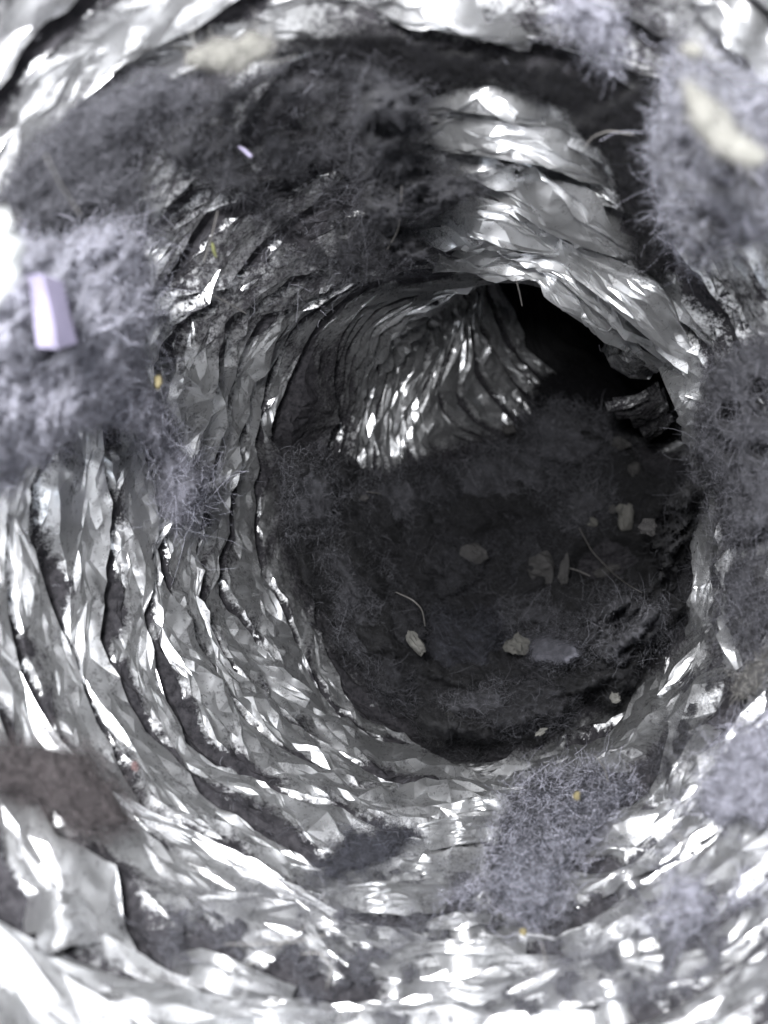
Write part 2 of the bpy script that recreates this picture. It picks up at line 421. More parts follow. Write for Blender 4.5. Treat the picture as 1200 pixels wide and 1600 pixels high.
for k in range(len(allr) - 1):
    a, b = allr[k], allr[k + 1]
    sm = a.mean(); fan = sm > 4.1
    wd_ = (b - a).mean()
    if fan: rows = [(0, 0), (0.25, 0.7), (0.82, 1.0), (1, 0)]
    elif wd_ < 0.1: rows = [(0, 0.1), (0.25, 0.0), (0.42, 0.8), (0.93, 1.0), (1, 0.1)]
    else: rows = [(0, 0.0), (0.17, -0.18), (0.31, -0.12), (0.38, 0.55), (0.64, 0.84), (0.965, 1.18), (1, 0.1)]
    am = 0.95 + lin1(0.30, 0.2, 0.6)
    nodes, lockn, offs, ths = [], [], [], []
    for ri, (t0, h0) in enumerate(rows):
        edge_ = ri in (0, len(rows) - 1)
        if edge_: th = bknots[k] if ri == 0 else bknots[k + 1]
        else: th = knots(0.10, 0.30) if fan else (knots(0.06, 0.14) if t0 < 0.5 else knots(0.10, 0.26))
        tj = np.full(len(th), float(t0)); hj = np.full(len(th), float(h0))
        if not edge_:
            tj = tj + rng.uniform(-0.05, 0.05, len(th)) * (3.4 if 0.5 < t0 < 0.8 else 0.7 if t0 < 0.5 else 0.6)
            hj = hj * (1 + rng.uniform(-0.22, 0.15, len(th)))
            tj[-1], hj[-1] = tj[0], hj[0]
        aa, bb = np.interp(th, np.r_[TH, 2 * np.pi], np.r_[a, a[0]]), np.interp(th, np.r_[TH, 2 * np.pi], np.r_[b, b[0]])
        wl = bb - aa
        hh = hj * np.interp(th, np.r_[TH, 2 * np.pi], np.r_[am, am[0]]) * np.clip((0.62 if fan else 0.29) * wl, 0.022, 0.15 if fan else 0.075)
        offs.append(sum(len(q) for q in nodes)); ths.append(th)
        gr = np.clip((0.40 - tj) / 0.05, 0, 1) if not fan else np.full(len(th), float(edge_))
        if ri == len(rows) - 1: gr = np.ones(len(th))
        nodes.append(np.stack([th * R, aa + wl * tj, hh, gr], 1)); lockn.append(np.full(len(th), edge_))
    tri = []
    for i in range(len(rows) - 1): tri += strip(ths[i], ths[i + 1], offs[i], offs[i + 1])
    amps = ([0.045, 0.04, 0.024] if sm < 2.1 else [0.095, 0.066, 0.036]) if 0.85 < sm < 4.2 else ([0.085, 0.06] if sm < 6.3 and sm > 0.4 else [0.08])
    P, tri = crinkle(np.vstack(nodes), np.array(tri), np.concatenate(lockn), amps)
    th, s, h, t = P[:, 0] / R, P[:, 1], P[:, 2], P[:, 3]
    cs, sn = np.cos(th), np.sin(th)
    h = h + 0.03 * vnoise(np.stack([cs * 2.2, sn * 2.2, s * 2.0], -1), 31)
    h = h * (1 - 0.75 * sstep(0.2, 0.7, np.cos(th - 1.35)) * sstep(2.9, 3.2, s) * sstep(4.3, 4.0, s)) - 0.035 * sstep(2.6, 3.4, s)
    p = surf(s, th, R - h + 0.22 * sstep(3.85, 4.35, s) * sstep(0.35, 0.9, np.cos(th - 0.75)))
    u = P[:, 0]
    du = dust_shade_at(p, t, 0.8 + 0.6 * vnoise(np.stack([cs * 4, sn * 4, s * 4], -1), 77))
    deep = sm > 6.05  # pleats past the bend take the painted black
    mesh_obj('shaded_pleat' if deep else 'pleat', p - duct_loc / SC, tri, HOLE_SHADE if deep else FOIL, duct, True, {'dust_shade': du}, 14)

# ------------------------------------------------------------------ loose foil folds hanging from the upper wall and the right lip
def fold(top, bot, ht, hb, seed, zmax=3.7, amp=1.0, dust_shade=0.02, mid=(0.35, 0.7)):
    def rs(a, nc):
        a = np.array(a, float); L = np.r_[0, np.cumsum(np.hypot(*np.diff(a, axis=0).T))]
        q = np.linspace(0, L[-1], nc)
        return np.stack([np.interp(q, L, a[:, 0]), np.interp(q, L, a[:, 1])], 1)
    nc = 80
    def lift(a, h):
        q = np.linspace(0, 1, nc); e = np.clip(np.minimum(q, 1 - q) * 7, 0.15, 1)
        y = np.minimum(hit(a[:, 0], a[:, 1], h * e)[:, 1], zmax)
        y = np.polyval(np.polyfit(q, y, 2), q)
        return ray(a[:, 0], a[:, 1]) * y[:, None]
    A, B = lift(rs(top, nc), ht), lift(rs(bot, nc), hb)
    sh = max(0.0, (A[:, 1] - B[:, 1]).max() + 0.05); B = B * ((B[:, 1] + sh) / B[:, 1])[:, None]
    n = np.cross(np.gradient(0.5 * (A + B), axis=0), B - A).mean(0); n /= np.linalg.norm(n)
    if n @ (A + B).mean(0) > 0: n = -n
    Ln = np.linalg.norm(np.diff(B, axis=0), axis=1).sum(); Wn = np.linalg.norm(A - B, axis=1).mean()
    ks = min(1.0, Wn / 0.14)
    rws = [(0.0, 0.0)] + [(q, 0.012) for q in mid] + [(0.93, 0.004), (1.0, 0.004), (1.03, -0.012 * ks), (0.96, -0.05 * ks), (0.75, -0.11 * ks)]
    nodes, lk_, off, us = [], [], [], []
    for ri, (v0, h0) in enumerate(rws):
        hem = v0 > 0.92 or ri > 3
        m = max(4, int(Ln / (0.07 if hem else rng.uniform(0.10, 0.2))))
        u_ = np.linspace(0, 1, m) if hem else np.r_[0, np.sort(rng.uniform(0.03, 0.97, m - 2)), 1]
        vj = v0 + (rng.uniform(-0.13, 0.13, len(u_)) if v0 in mid else 0 * u_)
        hj = h0 + (rng.uniform(-1, 1, len(u_)) * amp * min(0.016, 0.14 * Wn) if v0 in mid else 0 * u_)
        off.append(sum(len(q) for q in nodes)); us.append(u_)
        nodes.append(np.stack([u_ * Ln, vj * Wn, hj], 1)); lk_.append(np.full(len(u_), hem))
    tri = []
    for i in range(len(rws) - 1): tri += strip(us[i], us[i + 1], off[i], off[i + 1])
    P, tri = crinkle(np.vstack(nodes), np.array(tri), np.concatenate(lk_), [0.06 * amp, 0.05 * amp, 0.025])
    q = np.clip(P[:, 0] / Ln, 0, 1) * (nc - 1); v = (P[:, 1] / Wn)[:, None]
    f_ = lambda Z_: np.stack([np.interp(q, np.arange(nc), Z_[:, i]) for i in range(3)], 1)
    V = f_(A) * (1 - v) + f_(B) * v + n[None] * P[:, 2:3]
    return mesh_obj('foil_fold', V - duct_loc / SC, tri, FOIL, duct, True, {'dust_shade': np.full(len(V), dust_shade + 0.06)}, 22)
def inward(p):
    _, j = dist(p); n = Q[SI[j]] - p
    return n / np.linalg.norm(n, axis=1)[:, None]
fold([(645,158),(700,138),(735,136),(782,136),(805,146),(850,153),(870,172)], [(650,166),(715,173),(732,173),(800,182),(840,193),(868,198)], 0.070, 0.140, 1)
fold([(640,212),(695,177),(730,180),(800,182),(865,198),(920,228),(950,268)], [(655,213),(693,236),(755,241),(815,253),(838,255),(900,272),(948,291)], 0.070, 0.140, 2)
fold([(660,255),(720,250),(800,255),(850,270)], [(655,266),(720,264),(760,263),(838,267)], 0.070, 0.140, 3)
fold([(745,288),(795,275),(835,260),(870,272),(905,282),(925,295),(965,350),(1003,382)], [(760,300),(797,322),(855,361),(925,389),(980,405),(1003,396)], 0.070, 0.140, 4, amp=1.3)
fold([(690,338),(715,312),(735,305),(797,320),(855,360),(890,380)], [(640,362),(690,342),(740,371),(790,388),(835,396),(874,401),(888,383)], 0.070, 0.140, 5)
fold([(860,362),(925,390),(985,410),(1020,430),(1045,465),(1065,510),(1090,552)], [(872,398),(905,425),(935,455),(965,485),(1005,520),(1045,552),(1088,570)], 0.070, 0.140, 6, amp=0.7)
fold([(690,368),(740,374),(800,394),(870,402),(935,458),(985,508),(1050,552)], [(682,392),(735,404),(790,410),(842,409),(885,445),(945,496),(985,520),(1050,566)], 0.08, 0.150, 7)
fold([(690,398),(740,406),(790,412),(845,412),(890,452),(945,500),(990,528),(1040,566)], [(675,424),(720,423),(768,426),(838,437),(872,478),(950,530),(985,555),(1024,582)], 0.085, 0.165, 8)
fold([(1075,560),(1092,600),(1098,650),(1096,700),(1090,730)], [(1028,570),(1040,600),(1058,640),(1075,680),(1082,715)], 0.080, 0.120, 9)
fold([(1116,770),(1116,850),(1116,930),(1110,955),(1098,1000)], [(1104,772),(1091,830),(1085,900),(1076,980),(1070,1010)], 0.070, 0.140, 10)
fold([(1150,860),(1150,930),(1152,1000),(1165,1060)], [(1130,865),(1133,930),(1132,1000),(1144,1062)], 0.070, 0.140, 11, zmax=3.0)
fold([(575,-10),(650,0),(740,30),(835,50)], [(572,14),(650,36),(740,57),(828,70)], 0.070, 0.140, 12, zmax=2.6)
fold([(1060,-30),(1120,0),(1215,70)], [(1062,2),(1130,50),(1190,105),(1230,140)], 0.070, 0.140, 13, zmax=2.3)
# straight ribs along the floor of the duct: near edge, then the crest behind it
for near, crest in (
    ([(505,1402),(560,1422),(640,1430),(692,1426)], [(490,1392),(590,1378),(660,1384),(716,1382)]),
    ([(645,1456),(720,1447),(800,1440)], [(645,1448),(720,1438),(800,1430)]),
    ([(618,1497),(700,1494),(822,1490)], [(616,1484),(705,1470),(720,1476),(772,1467),(826,1468)]),
    ([(620,1556),(700,1554),(745,1568),(822,1543)], [(616,1537),(700,1535),(824,1528)]),
    ([(270,1507),(330,1512),(385,1545),(455,1562)], [(266,1499),(310,1486),(355,1498),(462,1546)]),
    ([(340,1592),(440,1588),(520,1600)], [(345,1575),(470,1568),(530,1584)]),
    ([(440,1428),(500,1452),(588,1478)], [(430,1412),(500,1430),(592,1466)]),
    ([(664,1328),(720,1322),(774,1313)], [(652,1290),(700,1278),(784,1274)]),
    ([(598,1360),(680,1360),(722,1354)], [(612,1348),(660,1342),(722,1339)]),
    ([(882,1492),(930,1466),(988,1428)], [(868,1480),(920,1445),(972,1411)]),
    ([(890,1506),(955,1482),(1040,1414)], [(884,1492),(960,1448),(1036,1396)]),
    ([(972,1468),(1030,1458),(1085,1432)], [(972,1452),(1045,1412),(1104,1398)]),
    ([(870,1562),(960,1562),(1018,1546)], [(858,1551),(950,1540),(1028,1529)]),
    ([(940,1404),(985,1378),(1030,1352)], [(938,1396),(980,1362),(1024,1344)]),
    ([(1042,1276),(1070,1220),(1100,1170),(1130,1140)], [(1030,1262),(1052,1215),(1085,1160),(1120,1128)]),
    ([(690,1268),(760,1266),(808,1262)], [(692,1252),(750,1246),(800,1228)]),
    ([(60,1500),(110,1480),(160,1470)], [(40,1400),(90,1390),(150,1420)]),
    ):
    FK = globals().get('FK', 40) + 1
    fold(near, crest, 0.06, 0.115, FK, zmax=3.2, amp=0.35, dust_shade=0.10)
fold([(945,535),(960,533),(985,548),(1022,580)], [(945,548),(955,572),(985,590),(1015,592)], 0.1, 0.12, 14, zmax=4.2, dust_shade=0.3)
for tp, bt in (([(955,628),(985,622),(1012,612)], [(950,642),(985,637),(1015,622)]), ([(960,642),(1000,640),(1030,618)], [(965,655),(1005,650),(1036,630)]),
               ([(985,655),(1015,648),(1042,628)], [(990,668),(1018,660),(1046,640)]), ([(1005,680),(1030,662),(1048,645)], [(1010,690),(1034,675),(1050,658)])):
    fold(tp, bt, 0.1, 0.14, 15, zmax=4.4, dust_shade=0.5, amp=0.5)

# ------------------------------------------------------------------ lint
def fibre_mesh(name, p, n, m, parent=None, ln=22, wd=0.8, nseg=3, curl=0.85, lift=0.45, origin=np.zeros(3)):
    """thin curled ribbons rooted at p; lengths and widths in photo pixels at their distance"""
    N = len(p)
    if N == 0: return None
    pix = (p[:, 1] / F)[:, None]
    L = pix * (ln * 0.95 * np.exp(0.6 * rng.standard_normal((N, 1)))) / nseg
    d = rng.standard_normal((N, 3)); d -= (d * n).sum(1)[:, None] * n; d /= np.linalg.norm(d, axis=1)[:, None]
    d = d + n * (lift * rng.random((N, 1))); d /= np.linalg.norm(d, axis=1)[:, None]
    ax = rng.standard_normal((N, 3)); ax /= np.linalg.norm(ax, axis=1)[:, None]
    pts = [p.copy()]; sd = []
    for i in range(nseg):
        d = d + curl * (np.cross(ax, d) * 0.45 + 0.30 * rng.standard_normal((N, 3))); d /= np.linalg.norm(d, axis=1)[:, None]
        pts.append(pts[-1] + d * L)
    side = np.cross(d, n + 0.7 * rng.standard_normal((N, 3))); side /= np.linalg.norm(side, axis=1)[:, None] + 1e-9
    W = pix * wd * 0.5 * (0.6 + 0.8 * rng.random((N, 1)))
    V = np.stack([q + sgn * side * W * (1 - 0.5 * i / nseg) for i, q in enumerate(pts) for sgn in (-1, 1)], 1) - origin
    b = np.arange(N)[:, None] * (2 * (nseg + 1))
    f = np.concatenate([np.stack([b + 2 * i, b + 2 * i + 1, b + 2 * i + 3, b + 2 * i + 2], -1) for i in range(nseg)], 1)
    o = mesh_obj(name, V.reshape(-1, 3), f.reshape(-1, 4), m, parent, False)
    o['kind'] = 'stuff'
    return o
LSEED = [100]
def lint(name, poly, thick, kind, label, cat, group=None, stuff=False, step=5.0, edge=40, dens=0.12, ln=20, lump=0.3,
         fine=0.010, bumps=(), ragged=12, base=0.05, fib=None, wd=0.38, coarse=9.0, holes=None):
    LSEED[0] += 7; sd = LSEED[0]
    P = np.array(poly, float); x0, y0 = P.min(0) - 15; x1, y1 = P.max(0) + 15
    x0 = max(x0, -90); y0 = max(y0, -90); x1 = min(x1, 1290); y1 = min(y1, 1690)
    nx, ny = int((x1 - x0) / step) + 2, int((y1 - y0) / step) + 2
    gx, gy = np.meshgrid(np.linspace(x0, x1, nx), np.linspace(y0, y1, ny))
    def height(px, py):
        W = hit(px, py)
        d = sdf(poly, px, py).ravel()
        q2 = P2(px.ravel() / 60, py.ravel() / 60)
        d = d + ragged * 1.8 * fbm(q2, 4, sd, 0.65)
        if holes is not None: d = np.minimum(d, edge * 2.0 * (fbm(q2 * holes[1], 4, sd + 5, 0.6) - holes[0]))
        e = np.clip(d / edge, 0, 1)
        pr = np.sqrt(np.clip(1 - (1 - e) ** 2, 0, 1))
        nz = fbm(W * coarse, 5, sd + 1, 0.6)
        h = base + thick * pr * (1 + lump * 1.6 * nz) + fine * 1.6 * fbm(W * 40, 4, sd + 2, 0.75) * np.clip(pr + 0.2, 0, 1)
        for cx, cy, rx, ry, a in bumps:
            r2 = ((px.ravel() - cx) / rx) ** 2 + ((py.ravel() - cy) / ry) ** 2
            h = h + a * np.clip(1 - r2, 0, 1) ** 0.6
        h = np.where(d < 0, base - 0.25 * np.clip(-d / 12, 0, 1), h)
        return h, d
    h, d = height(gx, gy)
    p = hit(gx, gy, h)
    f = grid_faces(ny, nx)
    keep = (d[f] > -14).any(1)
    f = f[keep]
    # drop quads torn across a depth jump
    yy = p[f][:, :, 1]; f = f[(yy.max(1) - yy.min(1)) < 0.9]
    lab = np.arange(len(p))
    for _ in range(400):
        mn = lab[f].min(1); nl = lab.copy(); np.minimum.at(nl, f.ravel(), np.repeat(mn, 4)); nl = nl[nl]
        if (nl == lab).all(): break
        lab = nl
    fl = lab[f[:, 0]]; v_, c_ = np.unique(fl, return_counts=True); f = f[fl == v_[c_.argmax()]]
    used = np.unique(f); mp = np.full(len(p), -1); mp[used] = np.arange(len(used))
    p0 = p[used].mean(0)
    m = LM[kind]; cov = {'cover': np.clip(d[used] / min(edge * 0.9, 32), -0.5, 2.5)}
    if stuff:
        o = mesh_obj(name, p[used], mp[f], m[0], attr=cov); o['kind'] = 'stuff'; root = o; org = np.zeros(3)
        if label: tag(o, label, cat, group)
    else:
        W0 = hit([P[:, 0].mean()], [P[:, 1].mean()])[0]
        root = empty(name, W0); org = W0
        tag(root, label, cat, group)
        mesh_obj('wad', p[used] - org, mp[f], m[0], root, attr=cov)
    a = abs(np.sum(P[:, 0] * np.roll(P[:, 1], -1) - P[:, 1] * np.roll(P[:, 0], -1))) / 2
    kf = f[(d[f] > -6).all(1)]
    n = int(dens * len(kf) * step * step)
    c = p[kf[rng.integers(0, len(kf), n)]]
    a1 = rng.random((n, 1)); a2 = rng.random((n, 1))
    q = (c[:, 0] * (1 - a1) + c[:, 1] * a1) * (1 - a2) + (c[:, 3] * (1 - a1) + c[:, 2] * a1) * a2
    q = q * 0.999
    # wisps trailing off the torn edge
    ne = int(dens * 0.5 * (np.hypot(*(P - np.roll(P, 1, 0)).T).sum()) * 45)
    ex = rng.uniform(x0, x1, ne * 4); ey = rng.uniform(y0, y1, ne * 4)
    ed = sdf(poly, ex, ey); kk = (rng.random(len(ed)) < np.exp(-np.abs(ed) / 8.0)); ex, ey = ex[kk][:ne], ey[kk][:ne]
    ep = hit(ex, ey, base + rng.uniform(0.0, 0.5, len(ex)) * min(thick, 0.15) + 0.03)
    ep = ep[ep[:, 1] < p[used][:, 1].max()]
    q = np.vstack([q, ep])
    fibre_mesh('fibres', q, inward(q), LM[fib or kind][1], root, ln, wd, origin=org)
    return root

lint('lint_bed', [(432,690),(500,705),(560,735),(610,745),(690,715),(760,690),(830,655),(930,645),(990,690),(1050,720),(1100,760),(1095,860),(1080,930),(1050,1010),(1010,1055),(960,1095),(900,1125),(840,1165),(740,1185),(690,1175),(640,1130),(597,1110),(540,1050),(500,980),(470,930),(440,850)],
     0.17, 'crevice_shade', 'thick charcoal grey lint covering the floor deep inside the duct', 'lint', stuff=True, fib='crevice_shade', ragged=22, base=0.02, edge=60, ln=12, dens=0.17, lump=1.1, fine=0.018, coarse=3.2,  # bed lint darkened to paint shaded crevices between the lumps
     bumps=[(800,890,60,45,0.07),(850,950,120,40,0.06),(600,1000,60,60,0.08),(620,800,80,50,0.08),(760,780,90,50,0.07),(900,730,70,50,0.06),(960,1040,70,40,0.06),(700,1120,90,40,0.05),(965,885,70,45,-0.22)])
G_W = 'large wads of lint on the duct wall'
lint('lint_wad', [(-60,345),(90,370),(180,335),(240,385),(255,470),(245,540),(255,600),(290,690),(340,730),(350,770),(310,830),(270,835),(240,780),(235,720),(200,690),(150,680),(110,700),(60,740),(0,790),(-60,800)],
     0.28, 'lilac', 'big pale lilac grey lint wad on the left wall with a hanging tuft', 'lint', G_W, edge=70, ln=22, dens=0.11)
lint('lint_wad', [(-60,330),(0,280),(60,205),(140,145),(220,110),(300,110),(335,150),(270,190),(210,230),(235,300),(250,380),(180,345),(90,380)],
     0.06, 'grey', 'shadowy grey lint wad under the bright blurred foil at upper left', 'lint', G_W, edge=50, ln=22, dens=0.11)
lint('lint_mat', [(235,200),(330,140),(480,80),(600,100),(650,140),(640,200),(700,250),(735,300),(690,340),(640,345),(685,400),(620,432),(540,440),(470,415),(430,400),(400,340),(420,300),(340,320),(310,280),(240,260)],
     0.07, 'dark', 'dark grey matted lint spread over the upper wall left of bare foil', 'lint', edge=35, ln=14, dens=0.17, lump=0.5, holes=(-0.16, 1.2))
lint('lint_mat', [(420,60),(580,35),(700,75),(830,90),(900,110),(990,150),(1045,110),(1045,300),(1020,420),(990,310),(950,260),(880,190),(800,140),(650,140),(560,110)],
     0.05, 'black', 'lint with near-black shadow painted in along the top of the duct', 'lint', edge=30, ln=14, dens=0.17)  # shadow at the top put into the lint colour
lint('lint_wad', [(1045,90),(1080,60),(1150,110),(1260,130),(1260,350),(1150,400),(1085,430),(1045,380),(1022,300),(1017,220),(1030,160)],
     0.26, 'grey', 'grey fuzzy lint wad at upper right carrying a cream fluff roll', 'lint', G_W, edge=50, ln=19, dens=0.14, fib='lilac')
lint('lint_wad', [(1085,620),(1105,565),(1150,540),(1260,500),(1260,830),(1130,870),(1100,780),(1075,700)],
     0.12, 'grey', 'grey lint wad on the right wall beside the hole', 'lint', G_W, edge=40, holes=(-0.28, 1.1), ln=16, dens=0.17)
lint('lint_wad', [(1110,880),(1260,850),(1260,1040),(1180,1050),(1130,1000)],
     0.06, 'grey', 'thin smoky lint at the right edge below the middle', 'lint', G_W, edge=35, ln=19, dens=0.17, holes=(-0.15, 1.2))
lint('lint_wad', [(1075,1250),(1110,1170),(1150,1130),(1260,1100),(1260,1360),(1130,1420),(1060,1460),(1000,1440),(1050,1390),(1040,1310)],
     0.16, 'lilac', 'pale lilac lint wad at lower right over bright foil folds', 'lint', G_W, edge=45, holes=(-0.10, 0.9), ln=22, dens=0.12)
lint('lint_wad', [(765,1320),(790,1245),(840,1200),(930,1190),(1000,1225),(965,1270),(920,1330),(890,1400),(830,1450),(760,1410),(690,1410),(750,1370)],
     0.10, 'blue', 'bluish grey lint tuft on the floor with a yellow flake', 'lint', G_W, edge=40, ln=16, dens=0.17, fib='lilac')
lint('lint_tuft', [(480,1370),(540,1300),(620,1275),(660,1310),(600,1350),(520,1385)],
     0.05, 'blue', 'small dark blue grey lint tuft between floor pleats', 'lint', edge=25, ln=13, dens=0.17)
lint('lint_wad', [(-60,1170),(60,1150),(140,1170),(185,1220),(215,1285),(170,1310),(110,1300),(60,1260),(-60,1230)],
     0.12, 'brown', 'brownish lint wad at the lower left edge', 'lint', G_W, edge=45, ln=20, dens=0.14)
lint('lint_wad', [(1030,760),(1075,720),(1100,770),(1095,860),(1085,930),(1050,1010),(1040,930),(1060,860)],
     0.08, 'dark', 'dark lint fringe on the right lip of the hole', 'lint', edge=25, ln=16, dens=0.17)
lint('lint_tuft', [(650,960),(700,940),(770,950),(795,1000),(780,1050),(720,1075),(660,1040)],
     0.22, 'blue', 'blue grey lint tuft on the dark lint floor', 'lint', edge=45, ln=13, dens=0.17)

lint('lint_tuft', [(560,120),(640,130),(672,150),(650,175),(668,205),(640,225),(676,250),(735,270),(748,300),(705,335),(640,345),(668,375),(690,395),(665,418),(600,420),(560,330)],
     0.20, 'dark', 'dark fuzzy lint overlapping the left ends of the bare foil folds', 'lint', edge=28, ln=17, dens=0.17, ragged=10, lump=0.7)
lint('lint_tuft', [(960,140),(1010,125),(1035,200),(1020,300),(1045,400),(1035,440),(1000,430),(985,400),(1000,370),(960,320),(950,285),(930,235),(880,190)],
     0.07, 'black', 'dark lint strip with gap shade painted in between the foil folds and the right wad', 'lint', edge=25, ln=16, dens=0.17, ragged=8)  # shade of the gap laid in as near-black colour
lint('lint_tuft', [(400,1400),(470,1405),(560,1440),(640,1460),(600,1490),(500,1500),(420,1480),(330,1460),(280,1430)],
     0.06, 'grey', 'wispy grey lint between the lowest left pleats', 'lint', edge=30, ln=20, dens=0.12, holes=(0.02, 1.4), ragged=14)
lint('lint_tuft', [(960,1460),(1060,1440),(1120,1470),(1100,1530),(1000,1560),(900,1545),(880,1510)],
     0.05, 'grey', 'hazy grey lint along the bottom right pleats', 'lint', edge=35, ln=24, dens=0.14, holes=(0.0, 1.2), ragged=16)
lint('lint_tuft', [(1080,860),(1130,850),(1200,900),(1160,960),(1120,1050),(1080,1150),(1050,1230),(1030,1180),(1080,1050),(1110,960)],
     0.04, 'dark', 'thin dark lint film between the upright foil folds at right', 'lint', edge=25, ln=18, dens=0.17, holes=(-0.05, 1.4), ragged=14)
lint('lint_tuft', [(860,30),(900,-20),(960,20),(975,70),(960,110),(925,75)],
     0.10, 'lilac', 'pale blurred lint wisp hanging near the top edge', 'lint', edge=25, ln=18, dens=0.14)

# loose fuzz on the bare foil
def fuzz():
    n = 26000
    px = rng.uniform(-20, 1220, n); py = rng.uniform(-20, 1620, n)
    q = np.stack([px / 90, py / 90, px * 0 + 3.3], -1)
    pr = 0.10 + 0.9 * sstep(0.0, 0.35, fbm(q, 3, 401))
    pr = pr * (0.10 + 1.3 * sstep(-30, 40, sdf([(230,120),(690,80),(690,430),(560,480),(420,600),(240,560)], px, py))
               + 0.7 * sstep(-30, 40, sdf([(380,1270),(860,1200),(1210,1080),(1210,1540),(850,1560),(240,1480)], px, py))
               + 0.4 * sstep(-20, 20, sdf([(960,380),(1210,400),(1210,1200),(1060,1250),(1100,900),(1060,520)], px, py)))
    k = rng.random(n) < pr
    px, py = px[k], py[k]
    p = hit(px, py, rng.uniform(0.03, 0.14, len(px)))
    k = p[:, 1] < 4.6
    o = fibre_mesh('loose_fuzz', p[k], inward(p[k]), LM['grey'][1], None, 18, 0.75)
    tag(o, 'fine grey lint fibres clinging to the bare foil', 'lint')
fuzz()

# ------------------------------------------------------------------ small things
M_HAIR = plain('hair', (0.22, 0.21, 0.20), 0.5)
M_CREAM = plain('cream_fluff', (0.11, 0.108, 0.097), 1.0, 20, 0.2)
M_PALE = plain('pale_crumb', (0.125, 0.122, 0.112), 0.9, 25, 0.4)
M_GRIT = plain('grey_crumb', (0.060, 0.058, 0.058), 0.95, 25, 0.4)
M_PURPLE = plain('purple_plastic', (0.24, 0.22, 0.31), 0.5, 6, 0.25)
M_YELLOW = plain('yellow_flake', (0.15, 0.125, 0.06), 0.7)
M_GREEN = plain('green_sliver', (0.22, 0.23, 0.10), 0.6)
M_WHITE = plain('white_scrap', (0.3, 0.31, 0.31), 0.8, 8, 0.12)
def tube(name, pts, rad, m, h, label, cat, group=None, taper=0.5, bump=0.0, ns=10, n=None, seed=0, flat=1.0, depth=None):
    """a tube along photo points; rad in photo pixels"""
    a = np.array(pts, float); L = np.r_[0, np.cumsum(np.hypot(*np.diff(a, axis=0).T))]
    n = n or max(8, int(L[-1] / 5)); q = np.linspace(0, L[-1], n)
    # smooth spline through the points
    x = np.interp(q, L, a[:, 0]); y = np.interp(q, L, a[:, 1])
    for _ in range(max(2, n // 8)):
        x[1:-1] = 0.25 * (x[:-2] + x[2:]) + 0.5 * x[1:-1]; y[1:-1] = 0.25 * (y[:-2] + y[2:]) + 0.5 * y[1:-1]
    hh = np.broadcast_to(np.interp(q, L, np.broadcast_to(np.asarray(h, float), L.shape)), q.shape)
    yy = hit(x, y, hh)[:, 1] if depth is None else np.full(n, depth)
    kk = np.ones(9) / 9; yy = np.convolve(np.pad(yy, 4, 'edge'), kk, 'valid')
    c = ray(x, y) * yy[:, None]
    t = np.gradient(c, axis=0); t /= np.linalg.norm(t, axis=1)[:, None]
    u = np.cross(t, np.array([0.0, 1, 0])); u /= np.linalg.norm(u, axis=1)[:, None]; v = np.cross(t, u)
    w_ = np.linspace(0, 1, n); r = rad * (yy / F) * np.clip(np.sin(np.pi * np.clip(w_, 0.015, 0.985)), 0, 1) ** taper
    ph = np.linspace(0, 2 * np.pi, ns, endpoint=False)
    V = c[:, None] + r[:, None, None] * (np.cos(ph)[None, :, None] * u[:, None] + flat * np.sin(ph)[None, :, None] * v[:, None])
    if bump:
        pxl = yy.mean() / F * rad
        V = V + (bump * pxl * fbm(V / pxl * 0.9, 3, 300 + seed))[..., None] * (V - c[:, None]) / (np.linalg.norm(V - c[:, None], axis=2)[..., None] + 1e-9)
    org = c.mean(0)
    o = mesh_obj(name, V.reshape(-1, 3) - org, grid_faces(n, ns, True), m); o.location = org * SC
    tag(o, label, cat, group)
    return o, V.reshape(-1, 3), org
def fluff(name, pts, rad, m, h, label, cat, fib='pale', nf=1100, ln=11, **k):
    o, V, org = tube(name, pts, rad, m, h, label, cat, ns=20, n=40, bump=0.5, **k)
    c = V.reshape(-1, 20, 3).mean(1).repeat(20, 0); nn = V - c; nn /= np.linalg.norm(nn, axis=1)[:, None] + 1e-9
    i = rng.integers(0, len(V), nf)
    fibre_mesh('fibres', V[i], nn[i], LM[fib][1], o, ln, 0.8, lift=0.8, origin=org)
    return o
fluff('fluff_roll', [(1072,128),(1092,165),(1118,205),(1150,228),(1190,255)], 25, M_CREAM, 0.42, 'long cream fluff roll lying on the upper right lint wad', 'fluff', seed=1)
fluff('fluff_roll', [(292,92),(340,88),(390,78),(425,66)], 23, M_CREAM, 0.22, 'blurred cream fluff roll near the top left foil', 'fluff', seed=2)
fluff('fluff_roll', [(1230,1010),(1190,1045),(1150,1085)], 14, M_GRIT, 0.10, 'blurred pale fluff at the right edge', 'fluff', seed=3)
fluff('fluff_ball', [(1065,75),(1085,78),(1098,82)], 11, M_CREAM, 0.36, 'tiny cream fluff ball above the long cream roll', 'fluff', nf=120, seed=4)
fluff('fluff_scrap', [(2,330),(10,380),(2,430),(-15,480)], 22, M_WHITE, 0.5, 'white fluff scrap cut by the left edge', 'fluff', seed=5, nf=200)
